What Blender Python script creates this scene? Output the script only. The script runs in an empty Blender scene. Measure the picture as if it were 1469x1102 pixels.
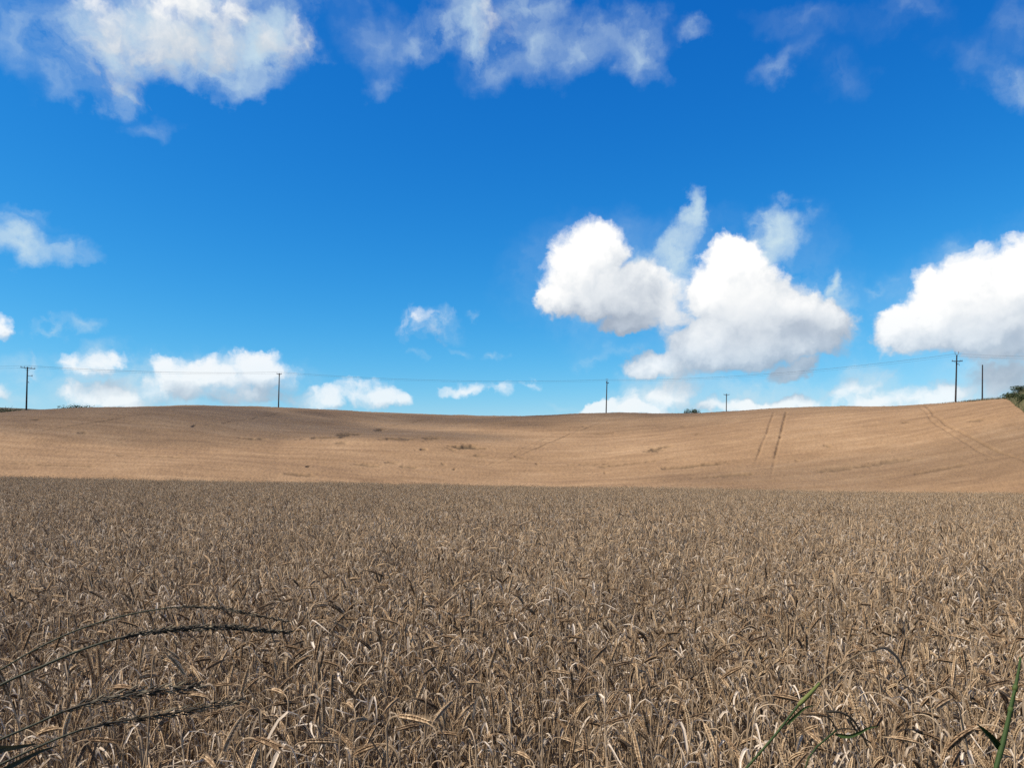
import bpy, math, random
import numpy as np

# ------------------------------------------------------------------ camera
scene = bpy.context.scene
col = scene.collection
F_PX, CX, HORIZON, EYE = 1130.0, 734.5, 668.0, 1.36     # focal length / horizon row in photo pixels, eye height (m)

cam_data = bpy.data.cameras.new('camera')
cam = bpy.data.objects.new('camera', cam_data)
col.objects.link(cam)
cam.location = (0, 0, EYE)
cam.rotation_euler = (math.radians(90), 0, 0)
cam_data.sensor_width = 36.0
cam_data.lens = 36.0 * F_PX / 1469.0
cam_data.shift_y = (HORIZON - 551.0) / 1469.0
cam_data.clip_start = 0.05
cam_data.clip_end = 20000
scene.camera = cam

# ------------------------------------------------------------------ sun, exposure
SUN_DIR = np.array((-0.62, -0.20, 0.75)); SUN_DIR = SUN_DIR / np.linalg.norm(SUN_DIR)
SUN_EL = math.asin(SUN_DIR[2])
SUN_AZ = math.atan2(SUN_DIR[0], SUN_DIR[1])
sun_data = bpy.data.lights.new('sun', 'SUN')
sun_data.energy = 5.0
sun_data.angle = math.radians(0.5)
sun_data.color = (1.0, 0.92, 0.80)
sun = bpy.data.objects.new('sun', sun_data)
col.objects.link(sun)
sun.location = (-60, 15, 70)
from mathutils import Vector
sun.rotation_euler = Vector(-SUN_DIR).to_track_quat('-Z', 'Y').to_euler()

scene.view_settings.view_transform = 'Standard'
scene.view_settings.look = 'None'
scene.view_settings.gamma = 1.0
EXPOSURE = 0.7                      # exposed for the ripe crop
scene.view_settings.exposure = EXPOSURE
scene.view_settings.use_curve_mapping = False
scene.cycles.use_denoising = False
scene.cycles.max_bounces = 5
scene.cycles.diffuse_bounces = 3
scene.cycles.transmission_bounces = 3
scene.cycles.transparent_max_bounces = 6

# ------------------------------------------------------------------ world: sky and clouds
world = bpy.data.worlds.new('World')
scene.world = world
world.use_nodes = True
world.cycles.sampling_method = 'NONE'
nt = world.node_tree
nt.nodes.clear()


class NG:
    """small helper to chain nodes in a tree"""
    def __init__(self, tree):
        self.t = tree

    def put(self, sock, v):
        if isinstance(v, bpy.types.NodeSocket):
            self.t.links.new(v, sock)
        else:
            sock.default_value = v

    def m(self, op, a, b=None, c=None, clamp=False):
        n = self.t.nodes.new('ShaderNodeMath')
        n.operation = op
        n.use_clamp = clamp
        self.put(n.inputs[0], a)
        if b is not None:
            self.put(n.inputs[1], b)
        if c is not None:
            self.put(n.inputs[2], c)
        return n.outputs[0]

    def vm(self, op, a, b=None, scale=None):
        n = self.t.nodes.new('ShaderNodeVectorMath')
        n.operation = op
        self.put(n.inputs[0], a)
        if b is not None:
            self.put(n.inputs[1], b)
        if scale is not None:
            self.put(n.inputs['Scale'], scale)
        return n.outputs['Value'] if op in ('LENGTH', 'DOT_PRODUCT', 'DISTANCE') else n.outputs['Vector']

    def noise(self, vec, scale, detail=4.0, rough=0.5, dims='3D', dist=0.0, color=False, lac=2.0):
        n = self.t.nodes.new('ShaderNodeTexNoise')
        n.noise_dimensions = dims
        self.put(n.inputs['Vector'], vec)
        n.inputs['Scale'].default_value = scale
        n.inputs['Detail'].default_value = detail
        n.inputs['Roughness'].default_value = rough
        n.inputs['Lacunarity'].default_value = lac
        n.inputs['Distortion'].default_value = dist
        return n.outputs['Color'] if color else n.outputs[0]

    def smooth(self, x, lo, hi, a=0.0, b=1.0, kind='SMOOTHSTEP'):
        n = self.t.nodes.new('ShaderNodeMapRange')
        n.interpolation_type = kind
        self.put(n.inputs[0], x)
        n.inputs[1].default_value = lo
        n.inputs[2].default_value = hi
        n.inputs[3].default_value = a
        n.inputs[4].default_value = b
        return n.outputs[0]

    def mix(self, f, a, b, blend='MIX'):
        n = self.t.nodes.new('ShaderNodeMix')
        n.data_type = 'RGBA'
        n.blend_type = blend
        self.put(n.inputs[0], f)
        for s, v in ((n.inputs[6], a), (n.inputs[7], b)):
            if isinstance(v, tuple) and len(v) == 3:
                v = v + (1.0,)
            self.put(s, v)
        return n.outputs[2]

    def comb(self, x, y, z=0.0):
        n = self.t.nodes.new('ShaderNodeCombineXYZ')
        for i, v in enumerate((x, y, z)):
            self.put(n.inputs[i], v)
        return n.outputs[0]

    def sep(self, v):
        n = self.t.nodes.new('ShaderNodeSeparateXYZ')
        self.put(n.inputs[0], v)
        return n.outputs

    def attr(self, name):
        n = self.t.nodes.new('ShaderNodeAttribute')
        n.attribute_name = name
        return n


def ramp(g, f, stops):
    n = g.t.nodes.new('ShaderNodeValToRGB')
    g.put(n.inputs[0], f)
    e = n.color_ramp.elements
    while len(e) < len(stops):
        e.new(.5)
    for el, (p, c) in zip(e, stops):
        el.position = p
        el.color = tuple(c) + (1.0,)
    return n.outputs[0]


# Sky directions are mapped stereographically (conformal over the whole sphere, centred on +Y);
# P is that map scaled so that one unit is about one photo pixel near the centre of the view.
K = 2.0 * F_PX


def px_to_P(px, py):
    u, v = (px - CX) / F_PX, (HORIZON - py) / F_PX
    r = math.sqrt(1 + u * u + v * v)
    dx, dy, dz = u / r, 1 / r, v / r
    return K * dx / (1 + dy), K * dz / (1 + dy)


# cumulus: x, y, rx, ry, rotation (deg, counter-clockwise), height
CUMULUS = [
    # middle pair, left member
    (852, 362, 54, 50, 0, 1.0), (818, 372, 40, 42, 0, .9), (806, 425, 46, 32, 20, .95), (880, 420, 82, 46, -10, .95),
    (925, 436, 52, 40, 0, .8), (912, 467, 52, 16, 0, .8), (850, 432, 84, 30, 0, .9),
    # middle pair, right member
    (1050, 378, 52, 50, 0, 1.15), (1022, 428, 46, 58, 15, 1.05), (1068, 430, 80, 70, 0, 1.1), (1120, 448, 84, 52, -15, 1.0),
    (1185, 462, 46, 38, 0, .85), (1012, 492, 76, 44, 25, 1.0), (942, 520, 62, 20, 8, .9), (1060, 500, 120, 36, 5, 1.0),
    (1140, 490, 90, 30, 0, .9), (1137, 530, 40, 16, 12, .7),
    # right edge
    (1478, 408, 96, 72, 0, 1.15), (1415, 432, 86, 56, 25, 1.05), (1355, 456, 72, 42, 35, 1.0), (1290, 484, 50, 26, 20, .9),
    (1420, 474, 150, 36, 0, 1.0), (1560, 430, 140, 84, 0, 1.1), (1480, 500, 110, 26, 0, .7),
    (832, 398, 62, 48, 0, .85), 
    # high on the left, thin heaps
    (255, 40, 150, 66, 0, .33), (275, 8, 80, 40, 0, .42), (395, 62, 56, 44, 0, .22), (180, 70, 60, 60, 0, .2), (700, 22, 34, 40, 15, .1),
    (1348, 432, 64, 54, 30, .9), (1296, 464, 48, 36, 25, .8), (1390, 402, 62, 44, 30, .85), (905, 398, 46, 36, 0, .6),
    # low on the left
    (300, 540, 90, 34, 0, .58), (372, 534, 64, 32, -5, .66), (246, 530, 36, 24, 0, .52), (160, 571, 74, 22, 0, .48), (330, 520, 60, 20, 0, .4),
    (134, 521, 54, 22, 0, .36), (955, 440, 46, 52, 0, .5), (915, 412, 62, 46, 0, .72), (1205, 466, 34, 36, 0, .4), (225, 556, 66, 24, 0, .42), (330, 566, 120, 16, 0, .40), (110, 566, 40, 18, 0, .35),
    (540, 573, 56, 18, 0, .52), (452, 573, 58, 20, 0, .50), (526, 553, 38, 11, 0, .25),
    (-4, 468, 25, 20, 0, .5), (6, 562, 26, 16, 0, .4), (-60, 540, 60, 30, 0, .5), (40, 545, 50, 20, 0, .04),
    # small and far
    (622, 464, 44, 22, 0, .10), (662, 558, 40, 15, 4, .50), (705, 555, 30, 12, 0, .2), (763, 553, 20, 11, 0, .26),
    (866, 590, 44, 16, 20, .8), (945, 576, 58, 24, 0, .36), (978, 566, 36, 30, 0, .36), (1095, 584, 120, 15, 0, .62), (920, 586, 60, 12, 0, .6),
    (1225, 566, 60, 24, 25, .30), (1238, 542, 30, 24, 40, .2), (1330, 568, 120, 22, 5, .48), (1445, 545, 80, 36, 10, .50),
    (1260, 580, 60, 16, 0, .5),
    (1100, 470, 130, 22, 0, .9),
]
# thin cloud: x, y, rx, ry, rotation, opacity
WISP = [
    (250, 48, 190, 86, 0, 1.25), (375, 60, 80, 60, 0, 1.15), (150, 62, 120, 84, 0, .95), (165, 125, 30, 48, 0, .75),
    (310, 104, 130, 40, 0, .95), (50, 50, 70, 90, 0, .5), (425, 58, 34, 56, 10, .9), (260, -40, 260, 80, 0, 1.1), (95, 115, 70, 40, 20, .5),
    (688, 38, 44, 100, 20, 1.0), (640, 30, 66, 40, 25, .75), (580, 52, 56, 30, 25, .55), (765, 60, 60, 66, -25, .68), (830, 66, 60, 56, 20, .55),
    (918, 66, 50, 62, 15, .66), (870, 40, 100, 36, 0, .42), (1000, 46, 36, 22, 0, .42), (545, 105, 40, 34, 30, .36), (530, 45, 70, 60, 0, .3),
    (730, 95, 90, 40, 0, .4), (760, 10, 50, 40, 0, .75),
    (1130, 88, 56, 26, 32, .30), (1208, 108, 50, 44, 0, .18), (1450, 124, 64, 42, -25, .48), (1170, 28, 110, 28, -6, .17),
    (1312, 8, 60, 40, 0, .26), (1400, 90, 90, 36, -30, .18), (1460, 40, 50, 70, 0, .22), (215, 186, 44, 26, 8, .28),
    (40, 350, 110, 34, -10, .85), (105, 368, 62, 24, -12, .62), (60, 318, 60, 14, -10, .3),
    (60, 462, 30, 11, 0, .5), (105, 464, 40, 18, -10, .5), (30, 535, 80, 30, 0, .4), (45, 575, 70, 18, 0, .45),
    (985, 318, 22, 58, -8, 1.3), (968, 372, 36, 58, -15, 1.5), (945, 408, 62, 62, 0, 1.4), (1104, 336, 50, 50, 20, 1.5), (1090, 365, 40, 50, 0, 1.2),
    (1196, 406, 18, 46, -8, 1.3), (1205, 450, 44, 50, 0, 1.1), (1438, 346, 100, 14, 8, .6), (1390, 362, 60, 18, 20, .4),
    (1276, 402, 36, 11, -8, .28), (655, 505, 30, 10, 0, .38), (684, 455, 16, 8, 0, .3), (710, 512, 20, 12, 0, .42),
    (592, 520, 14, 10, 0, .3), (622, 464, 42, 22, 0, .9), (955, 568, 96, 38, 0, .85), (1240, 552, 80, 52, 20, .9), (1085, 576, 130, 30, 0, .75), (200, 545, 190, 54, 0, .8), (250, 562, 260, 40, 0, .45), (806, 574, 34, 9, -5, .36), (620, 480, 40, 14, 0, .4), (890, 512, 60, 14, 0, .3),
    (1440, 535, 120, 40, 8, .7), (1230, 550, 60, 40, 0, .55), (1150, 570, 160, 26, 0, .55), (960, 575, 80, 26, 0, .5),
    (850, 405, 150, 120, 0, .45), (1070, 440, 210, 150, 0, .45), (1410, 430, 210, 120, 20, .5), (300, 545, 170, 50, 0, .5),
    (300, 560, 190, 40, 0, .7), (150, 535, 90, 34, 0, .45), (850, 515, 24, 10, 0, .25),
]


def blob_field(g, vec, blobs, k, soft=False):
    """smooth maximum of soft ellipses; P in, field out"""
    out = None
    for (px, py, rx, ry, rot, h) in blobs:
        X, Y = px_to_P(px, py)
        X2, _ = px_to_P(px + 10, py)
        _, Y2 = px_to_P(px, py - 10)
        sx, sy = (X2 - X) / 10, (Y2 - Y) / 10
        v = vec
        if out is not None:                     # evaluate the ellipses one after another (keeps the shader stack small)
            c = g.t.nodes.new('ShaderNodeVectorMath')
            c.operation = 'MULTIPLY_ADD'
            g.put(c.inputs[0], out); c.inputs[1].default_value = (1e-9, 1e-9, 1e-9); g.put(c.inputs[2], vec)
            v = c.outputs[0]
        n = g.t.nodes.new('ShaderNodeMapping')
        n.vector_type = 'TEXTURE'
        g.put(n.inputs['Vector'], v)
        n.inputs['Location'].default_value = (X, Y, 0)
        n.inputs['Rotation'].default_value = (0, 0, math.radians(rot))
        n.inputs['Scale'].default_value = (rx * sx, ry * sy, 1)
        r = g.vm('LENGTH', n.outputs[0]) if soft else g.vm('DOT_PRODUCT', n.outputs[0], n.outputs[0])
        f = g.m('MULTIPLY_ADD', r, -h, h)
        out = f if out is None else g.m('SMOOTH_MAX', out, f, k)
    return out


# the same heaps as whole bodies, for the broad light and shade across each
BODIES = [(858, 398, 112, 96, 0, 1.0), (1068, 438, 176, 124, 0, 1.05), (1450, 436, 220, 118, 12, 1.05), (262, 40, 210, 120, 0, .6)]


def cloud_group():
    t = bpy.data.node_groups.new('cumulus_density', 'ShaderNodeTree')
    t.interface.new_socket('P', in_out='INPUT', socket_type='NodeSocketVector')
    t.interface.new_socket('D', in_out='OUTPUT', socket_type='NodeSocketFloat')
    t.interface.new_socket('F', in_out='OUTPUT', socket_type='NodeSocketFloat')
    g = NG(t)
    gi = t.nodes.new('NodeGroupInput'); go = t.nodes.new('NodeGroupOutput')
    P = gi.outputs[0]
    w = g.noise(P, 1 / 60, 5, .6, '2D', color=True)
    w = g.vm('SCALE', g.vm('SUBTRACT', w, (.5, .5, .5)), scale=46.0)
    Pw = g.vm('MULTIPLY', g.vm('ADD', P, w), (1, 1, 0))
    f = blob_field(g, Pw, CUMULUS, .28)
    body = blob_field(g, Pw, BODIES + [b for b in CUMULUS if b[2] < 140 and (b[1] > 552 or b[0] < 700) and b[1] > 150], .2)
    n1 = g.noise(Pw, 1 / 46, 8, .57, '2D')
    v = t.nodes.new('ShaderNodeTexVoronoi')
    v.voronoi_dimensions = '2D'; v.feature = 'SMOOTH_F1'
    g.put(v.inputs['Vector'], Pw)
    v.inputs['Scale'].default_value = 1 / 30
    v.inputs['Detail'].default_value = 2.0
    v.inputs['Roughness'].default_value = .5
    v.inputs['Smoothness'].default_value = .6
    bump = g.m('SUBTRACT', g.m('MULTIPLY_ADD', n1, 1.0, -0.5), g.m('MULTIPLY_ADD', v.outputs['Distance'], .22, -.08))
    d = g.m('MULTIPLY_ADD', bump, .95, f)
    g.put(go.inputs[0], d)
    g.put(go.inputs[1], body)
    return t


def build_world():
    g = NG(nt)
    out = nt.nodes.new('ShaderNodeOutputWorld')
    bg = nt.nodes.new('ShaderNodeBackground')
    nt.links.new(bg.outputs[0], out.inputs[0])
    sky = nt.nodes.new('ShaderNodeTexSky')
    sky.sky_type = 'NISHITA'
    sky.sun_disc = False
    sky.sun_elevation = SUN_EL
    sky.sun_rotation = SUN_AZ
    sky.altitude = 100
    sky.air_density = 1.0
    sky.dust_density = 0.3
    sky.ozone_density = 3.0
    STRENGTH = 0.1
    bg.inputs['Strength'].default_value = STRENGTH / 2 ** EXPOSURE
    # grade of the clear sky (the camera's rich, polarised blue)
    c = nt.nodes.new('ShaderNodeSeparateColor')
    g.put(c.inputs[0], sky.outputs[0])
    cc = nt.nodes.new('ShaderNodeCombineColor')
    for i, (a, p) in enumerate(SKY_GRADE):
        g.put(cc.inputs[i], g.m('MULTIPLY', g.m('POWER', g.m('MULTIPLY', c.outputs[i], STRENGTH), p), a / STRENGTH))
    clear = cc.outputs[0]
    tc = nt.nodes.new('ShaderNodeTexCoord')
    D = g.vm('NORMALIZE', tc.outputs['Generated'])
    x, y, z = g.sep(D)
    den = g.m('MAXIMUM', g.m('ADD', y, 1.0), .02)
    S = g.m('DIVIDE', g.m('MULTIPLY', x, K), den)
    T = g.m('DIVIDE', g.m('MULTIPLY', z, K), den)
    P = g.comb(S, T)
    # thin cloud
    w = g.noise(P, 1 / 130, 3, .55, '2D', color=True)
    w = g.vm('SCALE', g.vm('SUBTRACT', w, (.5, .5, .5)), scale=80.0)
    w2 = g.noise(P, 1 / 42, 5, .62, '2D', color=True)
    w2 = g.vm('SCALE', g.vm('SUBTRACT', w2, (.5, .5, .5)), scale=50.0)
    Pw = g.vm('MULTIPLY', g.vm('ADD', g.vm('ADD', P, w), w2), (1, 1, 0))
    fw = blob_field(g, Pw, WISP, .25, soft=True)
    nw = g.noise(Pw, 1 / 75, 9, .60, '2D')
    aw = g.m('MULTIPLY', g.m('POWER', g.m('MAXIMUM', fw, 0.0), 1.45), g.smooth(nw, .28, .72, .12, 2.1, 'LINEAR'))
    aw = g.m('SUBTRACT', 1.0, g.m('EXPONENT', g.m('MULTIPLY', aw, -1.15)))
    # heaped cloud, sampled here and a little towards the sun for its own shading
    grp = cloud_group()

    def dens(vec):
        n = nt.nodes.new('ShaderNodeGroup'); n.node_tree = grp
        g.put(n.inputs[0], vec)
        return n.outputs[0], n.outputs[1]
    d0, f0 = dens(P)
    d1, f1 = dens(g.vm('ADD', P, (-16.0, 32.0, 0)))
    # elsewhere in the sky, out of the picture: scattered fair-weather cloud, cover raised for neutral ambient light
    nb = g.noise(D, 4.2, 7, .58, '3D', dist=.3)
    nb1 = g.noise(g.vm('ADD', D, tuple(SUN_DIR * .03)), 4.2, 7, .58, '3D', dist=.3)
    outside = g.m('MAXIMUM', g.smooth(g.m('ABSOLUTE', S), 850, 1050), g.smooth(T, 740, 900))
    outside = g.m('MULTIPLY', outside, g.smooth(z, .01, .06))
    gen0 = g.m('MULTIPLY_ADD', nb, 4.5, -2.3)
    gen1 = g.m('MULTIPLY_ADD', nb1, 4.5, -2.3)

    def blend(a, b):
        n = nt.nodes.new('ShaderNodeMix'); n.data_type = 'FLOAT'
        g.put(n.inputs[0], outside); g.put(n.inputs[2], a); g.put(n.inputs[3], b)
        return n.outputs[0]
    d0 = blend(d0, gen0)
    d1 = blend(d1, gen1)
    f0 = blend(f0, gen0)
    f1 = blend(f1, gen1)
    ac = g.smooth(d0, -.10, .42)
    lit = g.m('MULTIPLY_ADD', g.m('SUBTRACT', f0, f1), .86, .50)
    lit = g.m('MULTIPLY_ADD', g.m('SUBTRACT', d0, d1), .20, lit)
    thick = g.smooth(d0, 0.1, 1.0, -.08, .14)
    lit = g.smooth(g.m('ADD', lit, thick), 0.0, 1.0, 0, 1, 'LINEAR')
    body = ramp(g, lit, [(0, (.38, .44, .53)), (.3, (.53, .59, .67)), (.6, (.78, .82, .86)), (.9, (1.02, 1.02, 1.01))])
    body = g.vm('SCALE', body, scale=1.0 / STRENGTH)
    veil = g.vm('SCALE', (.60, .76, .85), scale=1.0 / STRENGTH)
    lowhaze = g.smooth(T, 70, 240, .74, 1.0)
    ac = g.m('MULTIPLY', ac, lowhaze)
    c1 = g.mix(aw, clear, veil)
    c2 = g.mix(ac, c1, body)
    g.put(bg.inputs['Color'], c2)


SKY_GRADE = ((3.0, 2.68), (1.33, 1.26), (1.22, .70))
build_world()

# ------------------------------------------------------------------ helpers
rng = np.random.default_rng(7)
random.seed(7)


def tag(o, label=None, cat=None, group=None, kind=None):
    for k, v in (('label', label), ('category', cat), ('group', group), ('kind', kind)):
        if v:
            o[k] = v
    return o


def mesh_from(name, verts, faces, mats=(), midx=None, smooth=False, attrs=None):
    me = bpy.data.meshes.new(name)
    if isinstance(faces, np.ndarray):
        nf, k = faces.shape
        verts = np.asarray(verts, dtype=np.float32)
        me.vertices.add(len(verts)); me.vertices.foreach_set('co', verts.ravel())
        me.loops.add(nf * k); me.loops.foreach_set('vertex_index', faces.astype(np.int32).ravel())
        me.polygons.add(nf)
        me.polygons.foreach_set('loop_start', np.arange(0, nf * k, k, dtype=np.int32))
        me.update(calc_edges=True)
    else:
        me.from_pydata([tuple(map(float, v)) for v in verts], [], [tuple(map(int, f)) for f in faces])
    for m in mats:
        me.materials.append(m)
    if midx is not None:
        me.polygons.foreach_set('material_index', np.asarray(midx, dtype=np.int32))
    if smooth:
        me.polygons.foreach_set('use_smooth', np.ones(len(me.polygons), dtype=bool))
    for an, av in (attrs or {}).items():
        a = me.attributes.new(an, 'FLOAT', 'POINT')
        a.data.foreach_set('value', np.asarray(av, dtype=np.float32))
    me.update()
    me.validate()
    return me


def link(name, me, parent=None, loc=None):
    o = bpy.data.objects.new(name, me)
    col.objects.link(o)
    if parent:
        o.parent = parent
    if loc is not None:
        o.location = loc
    return o


def empty(name, loc, rz=0.0):
    o = bpy.data.objects.new(name, None)
    o.empty_display_size = .3
    col.objects.link(o)
    o.location = loc
    o.rotation_euler = (0, 0, rz)
    return o


class MB:
    """collects verts, faces, per-face material index and a per-vertex tone"""
    def __init__(self):
        self.v, self.f, self.mi, self.tone = [], [], [], []

    def add(self, verts, faces, mi=0, tone=0.5):
        o = len(self.v)
        self.v.extend([tuple(map(float, p)) for p in verts])
        self.f.extend([tuple(int(i) + o for i in f) for f in faces])
        self.mi.extend([mi] * len(faces))
        self.tone.extend([tone] * len(verts))

    def tube(self, pts, rad, n=6, mi=0, tone=.5, caps=True):
        pts = np.asarray(pts, float)
        rad = np.broadcast_to(np.asarray(rad, float), (len(pts),))
        vs, fs = [], []
        ref = np.array((.31, .27, .91))
        for i, p in enumerate(pts):
            t = pts[min(i + 1, len(pts) - 1)] - pts[max(i - 1, 0)]
            t = t / (np.linalg.norm(t) + 1e-12)
            a = np.cross(t, ref)
            if np.linalg.norm(a) < .05:
                a = np.cross(t, (1, 0, 0))
            a = a / np.linalg.norm(a)
            b = np.cross(t, a)
            for k in range(n):
                an = 2 * math.pi * k / n
                vs.append(p + rad[i] * (math.cos(an) * a + math.sin(an) * b))
        for i in range(len(pts) - 1):
            for k in range(n):
                k2 = (k + 1) % n
                fs.append((i * n + k, i * n + k2, (i + 1) * n + k2, (i + 1) * n + k))
        if caps:
            fs.append(tuple(range(n - 1, -1, -1)))
            fs.append(tuple((len(pts) - 1) * n + k for k in range(n)))
        self.add(vs, fs, mi, tone)

    def box(self, c, s, rot=None, mi=0):
        c = np.asarray(c, float); s = np.asarray(s, float) / 2
        vs = np.array([(x, y, z) for x in (-1, 1) for y in (-1, 1) for z in (-1, 1)], float) * s
        if rot is not None:
            vs = vs @ np.asarray(rot).T
        fs = [(0, 1, 3, 2), (4, 6, 7, 5), (0, 4, 5, 1), (2, 3, 7, 6), (0, 2, 6, 4), (1, 5, 7, 3)]
        self.add(vs + c, fs, mi)

    def mesh(self, name, mats, smooth=False):
        return mesh_from(name, self.v, self.f, mats, self.mi, smooth, {'tone': self.tone})


# ------------------------------------------------------------------ materials
def new_mat(name):
    m = bpy.data.materials.new(name)
    m.use_nodes = True
    t = m.node_tree
    t.nodes.clear()
    g = NG(t)
    out = t.nodes.new('ShaderNodeOutputMaterial')
    return m, g, out


def bsdf(g, color, rough=.8, spec=.2, metallic=0.0, normal=None):
    n = g.t.nodes.new('ShaderNodeBsdfPrincipled')
    g.put(n.inputs['Base Color'], color if isinstance(color, bpy.types.NodeSocket) else tuple(color) + (1.0,))
    g.put(n.inputs['Roughness'], rough)
    g.put(n.inputs['Specular IOR Level'], spec)
    n.inputs['Metallic'].default_value = metallic
    if normal is not None:
        g.put(n.inputs['Normal'], normal)
    return n.outputs[0]


def plant_mat(name, stops, grain=40.0, translucent=.25, rough=.7, spec=.25, jitter=.35, stretch=(1, 1, .15)):
    """dry or green plant tissue: tone per piece + streaks, partly translucent"""
    m, g, out = new_mat(name)
    tc = g.t.nodes.new('ShaderNodeTexCoord')
    p = g.vm('MULTIPLY', tc.outputs['Object'], stretch)
    n = g.noise(p, grain, 3, .6)
    tone = g.attr('tone').outputs['Fac']
    oi = g.t.nodes.new('ShaderNodeObjectInfo')
    f = g.m('ADD', tone, g.m('MULTIPLY_ADD', n, jitter, -jitter / 2))
    f = g.m('ADD', f, g.m('MULTIPLY_ADD', oi.outputs['Random'], .16, -.08), clamp=True)
    c = ramp(g, f, stops)
    s = bsdf(g, c, rough, spec)
    if translucent:
        tr = g.t.nodes.new('ShaderNodeBsdfTranslucent')
        g.put(tr.inputs[0], c)
        mx = g.t.nodes.new('ShaderNodeMixShader')
        mx.inputs[0].default_value = translucent
        g.put(mx.inputs[1], s); g.put(mx.inputs[2], tr.outputs[0])
        s = mx.outputs[0]
    g.put(out.inputs[0], s)
    return m


M_STEM = plant_mat('dry_straw', [(0, (0.109, 0.071, 0.041)), (.5, (0.345, 0.246, 0.153)), (1, (0.552, 0.425, 0.287))], translucent=.2, spec=.12)
M_EAR = plant_mat('ripe_ear', [(0, (0.086, 0.051, 0.028)), (.5, (0.299, 0.198, 0.114)), (1, (0.529, 0.385, 0.236))], translucent=.2, spec=.1, grain=90)
M_LEAF = plant_mat('dry_leaf', [(0, (0.123, 0.087, 0.056)), (.4, (0.381, 0.293, 0.204)), (1, (0.694, 0.588, 0.470))], translucent=.36, spec=.08, rough=.7)
CROP = [M_STEM, M_EAR, M_LEAF]


def ground_mat(name, stops, s1, s2, bump=.03):
    m, g, out = new_mat(name)
    tc = g.t.nodes.new('ShaderNodeTexCoord')
    a = g.noise(tc.outputs['Object'], s1, 5, .6)
    b = g.noise(tc.outputs['Object'], s2, 5, .65)
    c = ramp(g, g.m('MULTIPLY_ADD', a, .5, g.m('MULTIPLY', b, .5)), stops)
    bn = g.t.nodes.new('ShaderNodeBump')
    bn.inputs['Distance'].default_value = bump
    g.put(bn.inputs['Height'], b)
    g.put(out.inputs[0], bsdf(g, c, .9, .1, normal=bn.outputs[0]))
    return m


M_SOIL = ground_mat('dry_soil', [(.3, (.03, .021, .014)), (.7, (.08, .056, .038))], .7, 12)

# ------------------------------------------------------------------ terrain
CROP_H = 0.75


def sstep(t):
    t = np.clip(t, 0, 1)
    return t * t * (3 - 2 * t)


def near_z(x, y):
    """ground of the near field: almost level, tilting down to the right, breaking away at its far edge"""
    x = np.asarray(x, float); y = np.asarray(y, float)
    yy = np.clip(y, 0, 58)
    z = -0.0150 * yy - 0.0170 * np.clip(x, -80, 80) * sstep(yy / 58) ** .7
    z = z - 0.0085 * np.clip(y - 52, 0, 26) ** 2
    return z + .05 * np.sin(x * .31 + 1.3) * np.sin(y * .23) * sstep(yy / 20)


# skyline of the far hill in photo pixels, and how far away it is
SKY_X = [-500, -150, 0, 38, 130, 280, 400, 480, 560, 640, 700, 780, 870, 960, 1040, 1150, 1280, 1370, 1430, 1469, 1600, 2000]
SKY_Y = [604, 598, 592, 589, 586, 584.3, 587, 589.5, 593, 595.8, 597.2, 598.6, 597, 595.6, 593.2, 589.8, 583.2, 577.0, 572.0, 570, 568, 580]
DIST_X = [-500, 0, 38, 400, 870, 1040, 1370, 1469, 2000]
DIST_Y = [120, 150, 156, 200, 203, 190, 147, 136, 110]


def crest_y(u):
    return np.interp(u * F_PX + CX, DIST_X, DIST_Y)


def crest_slope(u):
    X = np.asarray(u) * F_PX + CX
    a = np.interp(X, SKY_X, SKY_Y)
    for d in (12, 24):
        a = a + np.interp(X - d, SKY_X, SKY_Y) + np.interp(X + d, SKY_X, SKY_Y)
    return (HORIZON - a / 5) / F_PX


Y0, Z0 = 66.0, -5.5


def hill_profile(t):
    """0 in the valley, 1 at the crest, rounded over behind"""
    t = np.asarray(t, float)
    up = .42 * sstep(t) + .58 * np.sin(np.clip(t, 0, 1) * math.pi / 2) ** 1.25
    down = 1 - .55 * np.clip(t - 1, 0, None) ** 2 * 1.6
    return np.where(t <= 1, up, np.maximum(down, -.2))


def hill_canopy(u, y):
    """top of the standing crop on the hill, along the line x = u*y"""
    yc = crest_y(u)
    zc = EYE + crest_slope(u) * yc - .25
    t = (y - Y0) / (yc - Y0)
    z = Z0 + (zc - Z0) * hill_profile(t)
    x = u * y
    w = sstep(t / .3) * sstep((1.02 - t) / .25)
    z = z + w * (.55 * np.sin(x * .055 + y * .03 + 1.0) + .35 * np.sin(x * .11 - y * .075 + .4) + .25 * np.sin(y * .16 + x * .02))
    return z


def pix_to_hill(px, py):
    u = (px - CX) / F_PX
    ys = np.linspace(90, float(crest_y(u)) * 1.0, 600)
    row = HORIZON - F_PX * (hill_canopy(u, ys) - EYE) / ys
    i = int(np.argmax(row <= py)) if (row <= py).any() else len(ys) - 1
    return u * ys[i], ys[i]


def to_world(px, py, d):
    return np.array(((px - CX) / F_PX * d, d, EYE + (HORIZON - py) / F_PX * d))


def value_noise(x, y, cell, seed):
    r = np.random.default_rng(seed).random((257, 257))
    r[256] = r[0]; r[:, 256] = r[:, 0]
    fx, fy = x / cell, y / cell
    ix, iy = np.floor(fx).astype(int), np.floor(fy).astype(int)
    tx, ty = fx - ix, fy - iy
    tx, ty = tx * tx * (3 - 2 * tx), ty * ty * (3 - 2 * ty)
    ix, iy = ix % 256, iy % 256
    a = r[ix, iy] * (1 - tx) + r[ix + 1, iy] * tx
    b = r[ix, iy + 1] * (1 - tx) + r[ix + 1, iy + 1] * tx
    return a * (1 - ty) + b * ty


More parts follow.
